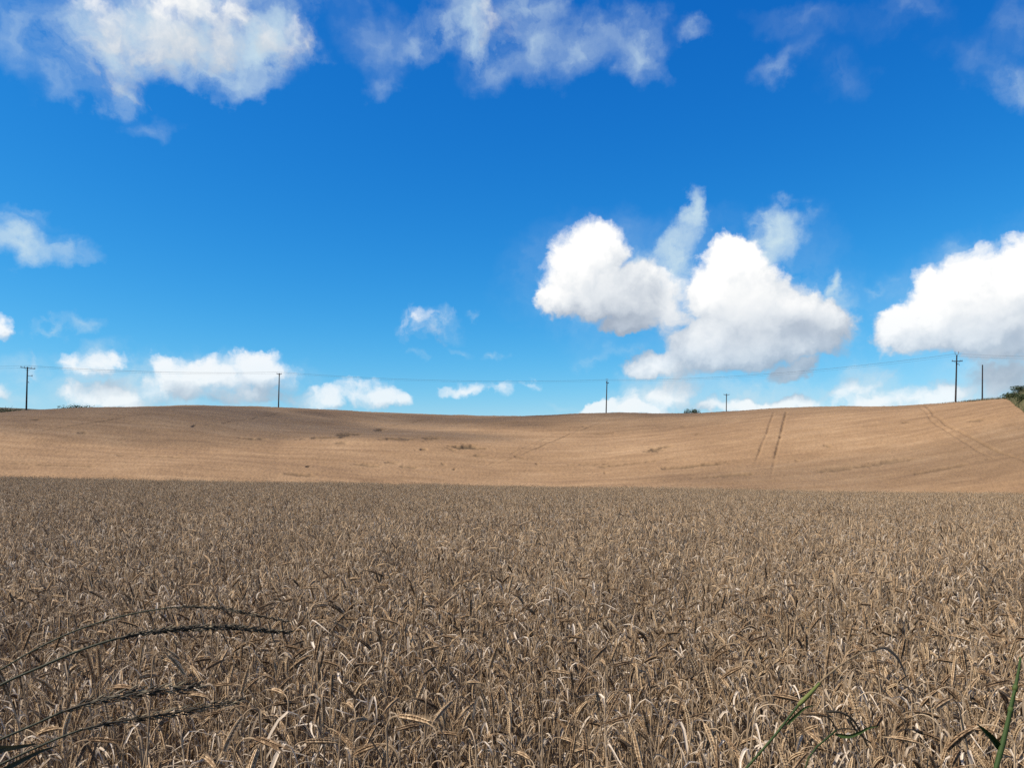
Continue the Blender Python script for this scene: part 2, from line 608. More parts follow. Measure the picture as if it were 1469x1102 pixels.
_pts = [(1500, 616), (1469, 592), (1456, 582), (1446, 575)]
_w = [pix_to_hill(*q) for q in _pts]
FOOT_T = [.5] + [y / float(crest_y(x / y)) for x, y in _w] + [1.0, 1.4]
FOOT_U = [_w[0][0] / _w[0][1] + .12] + [x / y for x, y in _w] + [(1437 - CX) / F_PX, (1425 - CX) / F_PX]


# grassy bank at the right edge of the hill field
def bank_rise(u, y):
    """height of the bank over the hill's own ground; its foot runs from the crest towards the camera"""
    yc = crest_y(u)
    foot = np.interp(y / yc, FOOT_T, FOOT_U)
    d = (u - foot) * y
    return 2.3 * (1 - np.exp(-np.clip(d, 0, None) / 2.0)) + 2.5 * sstep((d - 3) / 22.0), d


# ground sheet: the near field's soil, running on under the hill and away to the horizon
def build_ground():
    xs = np.concatenate([-np.geomspace(6000, 70, 14), np.linspace(-60, 60, 61), np.geomspace(70, 6000, 14)])
    ys = np.concatenate([-np.geomspace(6000, 30, 12), np.linspace(-20, 78, 99), np.geomspace(90, 6000, 16)])
    X, Y = np.meshgrid(xs, ys)
    Z = near_z(X, Y)
    Z = np.where(Y > 76, np.minimum(Z, -6.5), Z)
    far = sstep((np.hypot(X, Y) - 300) / 1500)
    Z = Z - 6 * far
    n, m = X.shape
    idx = np.arange(n * m).reshape(n, m)
    f = np.stack([idx[:-1, :-1], idx[:-1, 1:], idx[1:, 1:], idx[1:, :-1]], -1).reshape(-1, 4)
    me = mesh_from('ground', np.stack([X, Y, Z], -1).reshape(-1, 3), f, [M_SOIL], smooth=True)
    tag(link('ground', me), kind='structure')


build_ground()

# wheel tracks and laid patches on the hill, in photo pixels
TRACKS = [
    ([(1128, 591), (1120, 625), (1112, 655), (1106, 685), (1103, 705)], .36, .30),
    ([(1110, 592), (1100, 622), (1087, 655), (1074, 686), (1068, 704)], .34, .19),
    ([(1326, 581), (1340, 596), (1360, 611), (1385, 624), (1420, 642), (1475, 690)], .44, .28),
    ([(1318, 584), (1336, 604), (1366, 624), (1405, 648), (1450, 690)], .38, .14),
    ([(862, 607), (820, 622), (786, 637), (752, 652), (705, 670)], .34, .15),
    ([(800, 622), (760, 640), (725, 656), (690, 672)], .32, .08),
    ([(215, 594), (150, 604), (60, 618)], .5, .12),
    ([(410, 590), (370, 600), (320, 608)], .5, .12),
    ([(300, 643), (160, 652), (60, 660), (0, 666)], .45, .10),
    ([(620, 600), (595, 606), (560, 612)], .5, .10),
]
PATCHES = [  # px, py, rx, ry (px), depth
    (668, 642, 26, 3.2, .5), (640, 644, 30, 2.0, .35), (606, 646, 7, 2.2, .5), (945, 646, 17, 3.5, .45), (956, 641, 8, 2, .35),
    (500, 624, 18, 3.5, .45), (545, 617, 8, 2, .4), (575, 631, 28, 3.2, .35), (620, 629, 14, 2.2, .35), (490, 636, 10, 2, .3),
    (362, 631, 22, 2.6, .4), (435, 631, 9, 2, .35), (455, 629, 14, 1.8, .3), (54, 602, 6, 1.6, .5), (118, 621, 4, 1.4, .4),
    (278, 611, 2.5, 2.2, .6), (443, 669, 3, 1.8, .6), (430, 681, 22, 1.4, .3), (652, 673, 3, 1.6, .5), (636, 667, 4, 1.2, .35),
    (770, 665, 3, 1.5, .5), (868, 679, 3, 1.6, .45), (850, 667, 40, 1.5, .28), (900, 666, 50, 1.6, .32), (1000, 668, 60, 1.8, .35),
    (1188, 640, 4, 1.8, .5), (1144, 661, 4, 1.8, .5), (1071, 682, 5, 2.6, .5), (1040, 683, 40, 1.4, .25), (1240, 668, 70, 2.0, .25),
    (1360, 672, 60, 1.8, .22), (210, 655, 60, 1.6, .2), (90, 668, 70, 1.8, .22), (745, 656, 6, 1.6, .35), (530, 668, 20, 1.3, .3),
    (560, 664, 12, 1.3, .3), (590, 671, 14, 1.3, .28), (1300, 606, 8, 1.5, .25), (1400, 603, 9, 1.5, .25), (1395, 612, 12, 1.4, .2),
    (980, 612, 6, 1.2, .25), (1005, 623, 9, 1.2, .25), (838, 612, 5, 1.4, .35), (870, 622, 20, 1.2, .22), (690, 654, 12, 1.5, .3),
]


def build_hill():
    us = np.concatenate([np.linspace(-1.5, -.72, 60, endpoint=False), np.linspace(-.72, .72, 1150), np.linspace(.72, 1.5, 61)[1:]])
    ts = np.concatenate([np.linspace(-.08, .16, 14, endpoint=False), np.linspace(.16, 1.03, 430), np.linspace(1.03, 2.2, 28)[1:]])
    U, T = np.meshgrid(us, ts)
    Y = Y0 + T * (crest_y(U) - Y0)
    X = U * Y
    Z = hill_canopy(U, Y)
    bare = np.zeros_like(Z)
    depth = np.zeros_like(Z)
    rag = value_noise(X, Y, 1.1, 31)
    lx, ly = pix_to_hill(1100, 699)
    low = (ly - Y0) / (float(crest_y(lx / ly)) - Y0)
    for pts, w, d in TRACKS:
        wp = [pix_to_hill(a, b) for a, b in pts]
        best = np.full(X.shape, 1e9)
        for (ax, ay), (bx, by) in zip(wp[:-1], wp[1:]):
            vx, vy = bx - ax, by - ay
            s = np.clip(((X - ax) * vx + (Y - ay) * vy) / (vx * vx + vy * vy), 0, 1)
            best = np.minimum(best, np.hypot(X - ax - s * vx, Y - ay - s * vy))
        k = 1 - sstep((best - w * .2) / (w * .5))
        k = k * (.35 + .9 * value_noise(X, Y, 3.5, 44)) * (.6 + .8 * rag) * sstep((T - low) / .22)
        depth = np.maximum(depth, d * k); bare = np.maximum(bare, k * d * 1.3)
    for px, py, rx, ry, d in PATCHES:
        d = d * (.6 if rx < 6 else 1.0)
        cx, cy = pix_to_hill(px, py)
        _, y_lo = pix_to_hill(px, py + ry)
        _, y_hi = pix_to_hill(px, py - ry)
        wx = rx / F_PX * cy; wy = max(.8, (y_hi - y_lo) / 2)
        q = np.hypot((X - cx) / wx, (Y - cy) / wy) + 1.1 * (value_noise(X, Y * 1.5, 2.2, 52) - .5) + .9 * (value_noise(X, Y, .6, 53) - .5)
        k = 1 - sstep((q - .35) / .75)
        depth = np.maximum(depth, .9 * d * k); bare = np.maximum(bare, k * d * 1.9)
    r = np.random.default_rng(5)
    rough = r.normal(0, .024, X.shape)
    tuft = value_noise(X, Y, .5, 61) - .5
    swell = value_noise(X, Y, 4.0, 62) - .5
    row = value_noise(X, Y * 4.0, 6.0, 63) - .5
    Z = Z - depth + rough + .07 * tuft + .16 * swell + .16 * row
    Z = Z - 1.6 * sstep((bank_rise(U, Y)[1] - .1) / .5)          # the crop ends at the foot of the bank
    n, m = X.shape
    idx = np.arange(n * m).reshape(n, m)
    f = np.stack([idx[:-1, :-1], idx[:-1, 1:], idx[1:, 1:], idx[1:, :-1]], -1).reshape(-1, 4)
    # cloud shadow tinted faintly into the crop colour, left shoulder and crest
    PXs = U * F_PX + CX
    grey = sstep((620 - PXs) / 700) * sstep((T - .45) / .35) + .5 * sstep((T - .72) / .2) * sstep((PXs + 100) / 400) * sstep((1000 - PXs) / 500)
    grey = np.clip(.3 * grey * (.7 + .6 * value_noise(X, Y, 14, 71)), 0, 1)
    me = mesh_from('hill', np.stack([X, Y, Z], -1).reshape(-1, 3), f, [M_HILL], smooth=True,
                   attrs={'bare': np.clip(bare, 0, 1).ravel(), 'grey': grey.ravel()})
    tag(link('hill', me), kind='structure')


def hill_mat():
    m, g, out = new_mat('hill_crop')
    geo = g.t.nodes.new('ShaderNodeNewGeometry')
    p = geo.outputs['Position']
    a = g.noise(p, .045, 4, .55)
    b = g.noise(g.vm('MULTIPLY', p, (.16, 1, 1)), .55, 5, .65)
    c = g.noise(p, 5.0, 3, .7)
    f = g.m('ADD', g.m('MULTIPLY', a, .40), g.m('ADD', g.m('MULTIPLY', b, .44), g.m('MULTIPLY', c, .16)))
    gold = ramp(g, f, [(.36, (.150, .091, .050)), (.50, (.216, .134, .073)), (.64, (.285, .186, .106))])
    shaded = ramp(g, f, [(.30, (.10, .068, .044)), (.55, (.155, .108, .073)), (.75, (.21, .15, .104))])
    k = g.mix(g.attr('grey').outputs['Fac'], gold, shaded)  # mixes the cloud-shadow tint into the crop colour
    k = g.mix(g.attr('bare').outputs['Fac'], k, (.09, .06, .035))
    g.put(out.inputs[0], bsdf(g, k, .85, .1))
    return m


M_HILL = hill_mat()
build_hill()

# ------------------------------------------------------------------ wheat
def unit(v):
    return v / (np.linalg.norm(v) + 1e-12)


def stalk_parts(r, fine):
    """one ripe stalk, root at the origin: stem, ear and dry leaves as separate builders"""
    stem, ear, leaves = MB(), MB(), []
    H = r.normal(.64, .045)
    az = r.uniform(0, 2 * math.pi)
    lean = abs(r.normal(0, .085))
    if r.random() < .12:
        lean = r.uniform(.35, .75)
    d2 = np.array((math.cos(az), math.sin(az), 0))
    nod = r.choice([r.uniform(.2, .9), r.uniform(1.5, 2.5), r.uniform(2.5, 3.1)], p=[.12, .24, .64])
    tone = r.uniform(.25, .85)
    pts = [np.zeros(3)]
    ang = lean * .5
    n1 = 6 if fine else 3
    for i in range(n1):
        ang += lean / n1
        pts.append(pts[-1] + (H / n1) * (math.sin(ang) * d2 + math.cos(ang) * np.array((0, 0, 1.0))))
    n2 = 6 if fine else 4
    neck = r.uniform(.035, .085)
    for i in range(n2):
        ang += (nod - lean) / n2 * .85
        pts.append(pts[-1] + (neck / n2) * (math.sin(ang) * d2 + math.cos(ang) * np.array((0, 0, 1.0))))
    rad = np.linspace(.0022, .0012, len(pts))
    stem.tube(pts, rad, 5 if fine else 3, 0, tone * .9, caps=False)
    # ear, bending on a little
    L = r.uniform(.055, .08)
    base = pts[-1]
    nseg = 11 if fine else 5
    p = base.copy()
    side = unit(np.cross(d2, (0, 0, 1)))
    roll = r.uniform(0, math.pi)
    axis_pts = [p.copy()]
    dirs = []
    for i in range(nseg):
        ang += (nod * .15 + r.normal(0, .03)) / nseg
        d = math.sin(ang) * d2 + math.cos(ang) * np.array((0, 0, 1.0))
        dirs.append(d)
        p = p + d * L / nseg
        axis_pts.append(p.copy())
    etone = r.uniform(.2, .85)
    if fine:
        ear.tube(axis_pts, .0022, 4, 1, etone * .6, caps=False)
        for i in range(nseg):
            d = dirs[i]
            nrm = unit(np.cross(d, side))
            a = math.cos(roll) * side + math.sin(roll) * nrm
            b = np.cross(d, a)
            env = .55 + .45 * math.sin(math.pi * min(1, (i + 1.2) / (nseg + .5)))
            for s, lat in ((1, a), (-1, a), (1, b), (-1, b)):
                o = axis_pts[i] + d * (.25 if lat is b else 0) * L / nseg + lat * s * .0026 * env
                g = unit(d + lat * s * .24)
                w = unit(np.cross(g, lat)); q = np.cross(g, w)
                l, wd = .0112 * (.8 + .3 * env), .0025 * env
                vs = [o, o + g * l * .42 + w * wd, o + g * l * .42 + q * wd, o + g * l * .42 - w * wd, o + g * l * .42 - q * wd, o + g * l]
                fs = [(0, 2, 1), (0, 3, 2), (0, 4, 3), (0, 1, 4), (5, 1, 2), (5, 2, 3), (5, 3, 4), (5, 4, 1)]
                ear.add(vs, fs, 1, float(np.clip(etone + r.normal(0, .22), 0, 1)))
                if lat is a or i > nseg - 3:
                    al = r.uniform(.008, .03)
                    e = vs[5]
                    ear.add([e - w * .0005, e + w * .0005, e + unit(d + lat * s * .25) * al], [(0, 1, 2)], 1, min(1, etone + .2))
    else:
        rr = np.array([.0020, .0040, .0047, .0044, .0038, .0013])
        ear.tube(axis_pts, rr * r.uniform(.9, 1.15), 5, 1, etone, caps=False)
        for i in range(4):
            d = unit(dirs[i] + .35 * r.normal(0, 1, 3))
            ear.add([axis_pts[i + 1] - side * .0008, axis_pts[i + 1] + side * .0008, axis_pts[i + 1] + d * r.uniform(.02, .04)], [(0, 1, 2)], 1, etone)
    # dry leaves
    nl = r.integers(3, 5)
    for j in range(nl):
        h = H * (r.uniform(.74, 1.0) if j < 2 else r.uniform(.3, .95))
        i = min(int(h / H * n1), n1 - 1)
        fr = h / H * n1 - i
        base = pts[i] * (1 - fr) + pts[i + 1] * fr
        la = r.uniform(0, 2 * math.pi)
        ld = np.array((math.cos(la), math.sin(la), 0))
        Ll = r.uniform(.06, .165) * (1 if fine else .95)
        W = r.uniform(.0018, .0042) * (1 if fine else 1.0)
        ns = 8 if fine else 5
        a = r.uniform(.15, .7)
        bend_at = r.uniform(.15, .55)
        bend = r.uniform(1.1, 2.3)
        curl = r.normal(0, .9)
        tw = r.uniform(-.5, .5)
        q = base.copy()
        rows = []
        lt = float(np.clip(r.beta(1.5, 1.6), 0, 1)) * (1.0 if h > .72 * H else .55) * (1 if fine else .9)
        for s in range(ns + 1):
            t = s / ns
            a_here = a + bend / (1 + math.exp(-(t - bend_at) * 22)) + .3 * t
            yaw = la + curl * t * t
            hd = np.array((math.cos(yaw), math.sin(yaw), 0))
            d = math.sin(a_here) * hd + math.cos(a_here) * np.array((0, 0, 1.0))
            sd = np.array((-hd[1], hd[0], 0))
            nn = np.cross(d, sd)
            tw2 = tw + r.normal(0, .12) + curl * .9 * t
            sd2 = math.cos(tw2) * sd + math.sin(tw2) * nn
            nn2 = np.cross(d, sd2)
            w = W * (.55 + .45 * min(1, t * 5)) * (1 - max(0, t - .35) / .68) ** .8
            if fine:
                rows.append((q - sd2 * w + nn2 * w * .55, q.copy(), q + sd2 * w + nn2 * w * .55))
            else:
                rows.append((q - sd2 * w, q + sd2 * w))
            q = q + d * Ll / ns
        k = len(rows[0])
        vs = [v for row in rows for v in row]
        fs = [(s * k + c, s * k + c + 1, (s + 1) * k + c + 1, (s + 1) * k + c) for s in range(ns) for c in range(k - 1)]
        lm = MB()
        lm.add(vs, fs, 2, lt)
        leaves.append(lm)
    return stem, ear, leaves


def join(parts):
    o = MB()
    for p in parts:
        k = len(o.v)
        o.v += p.v; o.tone += p.tone; o.mi += p.mi
        o.f += [tuple(i + k for i in f) for f in p.f]
    return o


# kinds used over and over
wr = np.random.default_rng(11)
N_FINE = 24
fine_kinds = [stalk_parts(wr, True) for _ in range(N_FINE)]
source = bpy.data.collections.new('crop_source')          # not linked to the scene; only instanced
for k, (st, er, lv) in enumerate(fine_kinds):
    o = bpy.data.objects.new('single_%02d' % k, join([st, er] + lv).mesh('wheat_single', CROP))
    source.objects.link(o)
N_CLUMP, TILE = 8, .5
for k in range(N_CLUMP):
    allp = MB()
    for i in range(50):
        st, er, lv = stalk_parts(wr, False)
        j = join([st, er] + lv)
        ox, oy = wr.uniform(-TILE * .55, TILE * .55, 2)
        s = wr.normal(1, .05)
        n0 = len(allp.v)
        allp.v += [(v[0] * s + ox, v[1] * s + oy, v[2] * s) for v in j.v]
        allp.tone += j.tone; allp.mi += j.mi
        allp.f += [tuple(q + n0 for q in f) for f in j.f]
    o = bpy.data.objects.new('tuft_%02d' % k, allp.mesh('wheat_tuft', CROP))
    source.objects.link(o)


def instancer(name, pts, rot, scl, idx):
    me = bpy.data.meshes.new(name)
    pts = np.asarray(pts, np.float32)
    me.vertices.add(len(pts)); me.vertices.foreach_set('co', pts.ravel())
    a = me.attributes.new('rot', 'FLOAT_VECTOR', 'POINT'); a.data.foreach_set('vector', np.asarray(rot, np.float32).ravel())
    a = me.attributes.new('scl', 'FLOAT', 'POINT'); a.data.foreach_set('value', np.asarray(scl, np.float32))
    a = me.attributes.new('kid', 'INT', 'POINT'); a.data.foreach_set('value', np.asarray(idx, np.int32))
    o = link(name, me)
    t = bpy.data.node_groups.new('scatter_' + name, 'GeometryNodeTree')
    t.interface.new_socket('Geometry', in_out='INPUT', socket_type='NodeSocketGeometry')
    t.interface.new_socket('Geometry', in_out='OUTPUT', socket_type='NodeSocketGeometry')
    gi = t.nodes.new('NodeGroupInput'); go = t.nodes.new('NodeGroupOutput')
    ci = t.nodes.new('GeometryNodeCollectionInfo')
    ci.inputs['Collection'].default_value = source
    ci.inputs['Separate Children'].default_value = True
    ci.inputs['Reset Children'].default_value = True
    iop = t.nodes.new('GeometryNodeInstanceOnPoints')

    def na(nm, dt):
        n = t.nodes.new('GeometryNodeInputNamedAttribute')
        n.data_type = dt
        n.inputs[0].default_value = nm
        return n.outputs['Attribute']
    L = t.links.new
    L(gi.outputs[0], iop.inputs['Points'])
    L(ci.outputs[0], iop.inputs['Instance'])
    iop.inputs['Pick Instance'].default_value = True
    L(na('kid', 'INT'), iop.inputs['Instance Index'])
    e2r = t.nodes.new('FunctionNodeEulerToRotation')
    L(na('rot', 'FLOAT_VECTOR'), e2r.inputs[0])
    L(e2r.outputs[0], iop.inputs['Rotation'])
    L(na('scl', 'FLOAT'), iop.inputs['Scale'])
    L(iop.outputs[0], go.inputs[0])
    md = o.modifiers.new('scatter', 'NODES')
    md.node_group = t
    return o


def sow():
    r = np.random.default_rng(23)
    P, R, S, I = [], [], [], []
    # the nearest metres: single stalks
    Y_A, Y_B = 1.58, 4.8
    dens = 340
    n = int((Y_B - Y_A) * 10.0 * dens)
    x = r.uniform(-5.0, 5.0, n); y = r.uniform(Y_A, Y_B, n)
    keep = (np.abs(x) < y * .70 + 1.5) & (value_noise(x + 100, y + 100, .17, 97) + .6 * value_noise(x + 100, y + 100, .5, 98) > .50)
    x, y = x[keep], y[keep]
    order = np.argsort(y + .0 * x)
    x, y = x[order], y[order]
    front = np.flatnonzero((np.abs(x) < y * .655) & (y > 1.60))[:300]
    is_front = np.zeros(len(x), bool); is_front[front] = True
    z = near_z(x, y)
    def sway(x, y, k):
        return k * (value_noise(x + 100, y + 100, .9, 92) - .5) + .5 * k * (value_noise(x + 100, y + 100, .33, 93) - .5)

    def sway2(x, y, k):
        return k * (value_noise(x + 100, y + 100, .9, 94) - .5) + .5 * k * (value_noise(x + 100, y + 100, .33, 95) - .5)
    rot = np.stack([r.normal(0, .07, len(x)) + sway(x, y, .28), r.normal(0, .07, len(x)) + sway2(x, y, .28), r.uniform(0, 6.283, len(x))], -1)
    scl = r.normal(.98, .075, len(x)) + .20 * (value_noise(x + 100, y + 100, .8, 96) - .5)
    kid = r.integers(0, N_FINE, len(x))
    singles = [(x[i], y[i], z[i], rot[i], scl[i], kid[i]) for i in front]
    b = ~is_front
    P.append(np.stack([x, y, z], -1)[b]); R.append(rot[b]); S.append(scl[b]); I.append(kid[b])
    # beyond: tufts of many stalks, out to where the field breaks away
    xs, ys = [], []
    y = Y_B + .15
    while y < 64:
        st = TILE * .86 if y < 20 else TILE * .95
        w = y * .74 + 2.6
        gx = np.arange(-w, w, st)
        xs.append(gx + r.uniform(-.14, .14, len(gx))); ys.append(np.full(len(gx), y) + r.uniform(-.14, .14, len(gx)))
        y += st
    x = np.concatenate(xs); y = np.concatenate(ys)
    m = len(x)
    patch = value_noise(x + 100, y + 100, 1.7, 91) - .5
    P.append(np.stack([x, y, near_z(x, y)], -1))
    R.append(np.stack([r.normal(0, .06, m) + sway(x, y, .3), r.normal(0, .06, m) + sway2(x, y, .3), r.uniform(0, 6.283, m)], -1))
    S.append(r.normal(1, .075, m) + .18 * patch)
    I.append(r.integers(N_FINE, N_FINE + N_CLUMP, m))
    o = instancer('wheat_crop', np.concatenate(P), np.concatenate(R), np.concatenate(S), np.concatenate(I))
    tag(o, 'dry ripe wheat standing thick across the near field', 'wheat', kind='stuff')
    # the front rows one by one
    kinds = []
    for st, er, lv in fine_kinds:
        kinds.append([('stem', st.mesh('stem', CROP)), ('ear', er.mesh('ear', CROP))] + [('leaf', l.mesh('leaf', CROP)) for l in lv])
    for (px, py, pz, ro, sc, kd) in singles:
        e = empty('wheat_stalk', (px, py, pz))
        e.rotation_euler = tuple(ro)
        e.scale = (sc, sc, sc)
        tag(e, 'ripe dry wheat stalk with brown ear in the front rows of the field', 'wheat stalk',
            'ripe wheat stalks in the front rows')
        for nm, me in kinds[kd]:
            link(nm, me, e)


sow()

# ------------------------------------------------------------------ clouds outside the picture, shading the hill
def cloud_mat():
    m, g, out = new_mat('cloud_vapour')
    v = g.t.nodes.new('ShaderNodeVolumePrincipled')
    v.inputs['Color'].default_value = (1, 1, 1, 1)
    v.inputs['Density'].default_value = .018
    v.inputs['Anisotropy'].default_value = .6
    g.t.links.new(v.outputs[0], out.inputs['Volume'])
    return m


M_CLOUD = cloud_mat()


def cloud(target, height, size, seed):
    """a lumpy flat-based cloud whose shadow falls round the ground point target"""
    r = np.random.default_rng(seed)
    import bmesh
    bm = bmesh.new()
    bmesh.ops.create_icosphere(bm, subdivisions=4, radius=1.0)
    ph = r.uniform(0, 6.28, (12, 3)); fr = r.uniform(1.2, 6.5, (12, 3))
    for v in bm.verts:
        p = np.array(v.co)
        k = sum(math.sin(fr[i] @ p + ph[i, 0]) / (1.0 + .5 * np.linalg.norm(fr[i])) for i in range(12))
        q = p * (1 + .22 * k)
        if q[2] < -.25:
            q[2] = -.25 + .3 * (q[2] + .25)
        v.co = Vector(q * np.array(size))
    me = bpy.data.meshes.new('cloud')
    bm.to_mesh(me); bm.free()
    me.materials.append(M_CLOUD)
    me.polygons.foreach_set('use_smooth', np.ones(len(me.polygons), bool))
    o = link('cloud', me, loc=tuple(np.asarray(target, float) + SUN_DIR * height / SUN_DIR[2]))
    tag(o, kind='structure')


def hill_point(px, py):
    x, y = pix_to_hill(px, py)
    return np.array((x, y, float(hill_canopy(x / y, y))))


cloud(hill_point(150, 592) + np.array((-4, 8, 0)), 420, (62, 26, 26), 3)
cloud(hill_point(480, 600) + np.array((0, 6, 0)), 430, (44, 17, 12), 8)
cloud(hill_point(740, 600) + np.array((0, 8, 0)), 440, (62, 20, 13), 5)
cloud(hill_point(1120, 592) + np.array((0, 14, 0)), 440, (60, 24, 10), 6)
cloud(hill_point(1330, 668), 400, (50, 12, 9), 9)

# ------------------------------------------------------------------ poles and wires
def plain_mat(name, c1, c2, scale, rough=.8, spec=.2, metallic=0.0, stretch=(1, 1, 1)):
    m, g, out = new_mat(name)
    tc = g.t.nodes.new('ShaderNodeTexCoord')
    n = g.noise(g.vm('MULTIPLY', tc.outputs['Object'], stretch), scale, 4, .6)
    g.put(out.inputs[0], bsdf(g, ramp(g, n, [(.3, c1), (.7, c2)]), rough, spec, metallic))
    return m


M_POLE = plain_mat('tarred_wood', (.016, .013, .014), (.042, .034, .032), 9, stretch=(1, 1, .1))
M_ARM = plain_mat('weathered_steel', (.05, .05, .055), (.11, .11, .115), 14, rough=.6)
M_CERAMIC = plain_mat('brown_porcelain', (.06, .03, .02), (.11, .06, .04), 20, rough=.3, spec=.5)
M_WIRE = plain_mat('aluminium_wire', (.07, .07, .075), (.12, .12, .125), 30, rough=.5)


def insulator(name, p, parent, h=.22):
    b = MB()
    zz = np.array([0, .25, .3, .45, .5, .65, .7, .9, 1.0]) * h
    rr = [.02, .02, .07, .075, .04, .065, .035, .04, .015]
    b.tube([(p[0], p[1], p[2] + z) for z in zz], rr, 8)
    return link(name, b.mesh('insulator', [M_CERAMIC], smooth=True), parent)


def utility_pole(px, base_py, top_px, top_py, y, label, arms=(), rz=0.0, extras=()):
    u = (px - CX) / F_PX
    x = u * y
    z_top = EYE + (HORIZON - top_py) / F_PX * y
    z0 = float(hill_canopy(u, y)) - CROP_H
    H = z_top - z0
    root = empty('utility_pole', (x, y, z0), rz)
    tag(root, label, 'utility pole', 'utility poles along the skyline')
    lean = (top_px - px) / F_PX * y / max(1.0, (base_py - top_py) / F_PX * y)
    cr, sr = math.cos(-rz), math.sin(-rz)
    b = MB()
    n = 8
    pts = [(lean * cr * h, lean * sr * h, h) for h in np.linspace(-.4, H, n)]
    b.tube(pts, np.linspace(.17, .11, n), 10)
    link('pole', b.mesh('pole', [M_POLE], smooth=False), root)
    tops = []
    for (dz, half, tilt, ins, off) in arms:
        h = H - dz
        cx, cy = lean * cr * h, lean * sr * h
        b = MB()
        c, sn = math.cos(tilt), math.sin(tilt)
        R = np.array([[c, 0, -sn], [0, 1, 0], [sn, 0, c]])
        b.box((cx + off, cy - .16, h), (2 * half, .10, .13), R)
        link('crossarm', b.mesh('crossarm', [M_ARM]), root)
        for k in (-1, 1):                                            # a brace either side
            b = MB()
            b.tube([(cx + off + k * half * .55, cy - .13, h + k * half * .55 * sn), (cx, cy - .12, h - .55)], .02, 5)
            link('brace', b.mesh('brace', [M_ARM]), root)
        for q in ins:
            p = (cx + off + q * half * c, cy - .16, h + q * half * sn + .055)
            insulator('insulator', p, root)
            tops.append(p)
    for (kind, dz, dx) in extras:
        h = H - dz
        cx, cy = lean * cr * h, lean * sr * h
        b = MB()
        if kind == 'switch':
            b.box((cx + dx / 2, cy - .12, h), (abs(dx), .07, .08))
            b.tube([(cx + dx, cy - .12, h - .18), (cx + dx, cy - .12, h + .18)], [.05, .07], 8)
            link('switch_bracket', b.mesh('switch_bracket', [M_ARM]), root)
        elif kind == 'fuse':
            b.box((cx + dx / 2, cy - .1, h), (abs(dx), .06, .07))
            b.tube([(cx + dx, cy - .1, h - .3), (cx + dx * .8, cy - .1, h)], .035, 6)
            link('fuse_holder', b.mesh('fuse_holder', [M_CERAMIC]), root)
        elif kind == 'post':
            for k in (-1, 1):
                b.tube([(cx, cy, h), (cx + k * .32, cy, h + .30), (cx + k * .36, cy, h + .62)], .035, 6)
            link('top_bracket', b.mesh('top_bracket', [M_ARM]), root)
            for k in (-1, 1):
                insulator('insulator', (cx + k * .36, cy, h + .60), root, .2)
        elif kind == 'stay':
            b.tube([(cx, cy, h), (cx + dx, cy - 1.5, .1)], .012, 5)
            link('stay_wire', b.mesh('stay_wire', [M_WIRE]), root)
        elif kind == 'cap':
            b.tube([(cx, cy, h - .02), (cx, cy, h + .1)], [.13, .05], 10)
            link('cap', b.mesh('cap', [M_ARM]), root)
    return root


utility_pole(37.5, 588.5, 39.2, 526.5, 155, 'dark leaning pole far left with wide crossarm and small brackets below it',
             arms=[(.25, 1.35, -.10, (-.95, -.45, .5, .95), .15)], rz=.12, extras=[('switch', 1.75, .95), ('fuse', 2.95, .4)])
utility_pole(399.3, 587, 400.6, 535.5, 198, 'plain dark pole on the hilltop above the left cloud bank, short arm at its top',
             arms=[(.22, .85, .06, (-.9, 0, .9), -.2)], rz=1.05)
utility_pole(869.3, 596.4, 870.6, 547.0, 200, 'dark pole in the dip of the skyline with small forked top',
             arms=[(.45, .62, 0, (-.9, .9), 0)], rz=.9, extras=[('post', .1, 0)])
utility_pole(1041.6, 592.8, 1041.9, 565.0, 232, 'shortest and faintest pole, behind the crest beside the small dark bush',
             arms=[(.3, .85, 0, (-.9, 0, .9), 0)])
utility_pole(1370.6, 576.6, 1372.4, 509.5, 145, 'tall pole on the right slope with crossarm below its forked top',
             arms=[(1.15, 1.05, .02, (-.9, .55, .9), 0)], rz=.1, extras=[('post', .1, 0), ('fuse', 1.7, .5)])
utility_pole(1409, 572.6, 1409.3, 523.8, 160, 'bare grey pole without a crossarm at the far right above the bank', extras=[('cap', 0, 0)])


def wire(spans, dx, dz, n=14):
    pts = []
    for (a, b, sag) in spans:
        A, B = to_world(*a), to_world(*b)
        for i in range(n):
            t = i / n
            p = A * (1 - t) + B * t
            p[2] -= 4 * sag * t * (1 - t)
            pts.append(p)
    pts.append(to_world(*spans[-1][1]))
    pts = [p + np.array((dx * .4, dx, dz)) for p in pts]
    b = MB()
    b.tube(pts, .011, 5)
    o = link('overhead_wire', b.mesh('overhead_wire', [M_WIRE]))
    return o


P1, P2, P3, P5 = (39.2, 525.5, 155), (400.6, 534.5, 198), (870.6, 545.5, 200), (1372.4, 508.5, 145)
SP = [((-420, 512, 110), P1, .8), (P1, P2, .65), (P2, P3, 1.15), (P3, P5, 1.35), (P5, (1720, 505, 120), .7)]
for dx, dz, lab in ((-.75, .02, 'thin overhead wire strung from pole to pole, nearest of the three'),
                    (0, .14, 'thin overhead wire strung from pole to pole, middle of the three'),
                    (.75, -.16, 'thin overhead wire strung from pole to pole, farthest of the three')):
    tag(wire(SP, dx, dz), lab, 'overhead wire', 'overhead wires along the skyline')

# ------------------------------------------------------------------ far vegetation
M_LEAFY = plant_mat('hedge_leaf', [(0, (.018, .028, .012)), (.5, (.04, .058, .022)), (1, (.075, .095, .035))], translucent=.15, stretch=(1, 1, 1), grain=3)
M_TWIG = plain_mat('hedge_twig', (.04, .03, .022), (.08, .06, .045), 6)
M_DEAD = plant_mat('bank_grass', [(0, (.022, .034, .012)), (.4, (.065, .066, .028)), (1, (.24, .185, .105))], translucent=.2, grain=2)


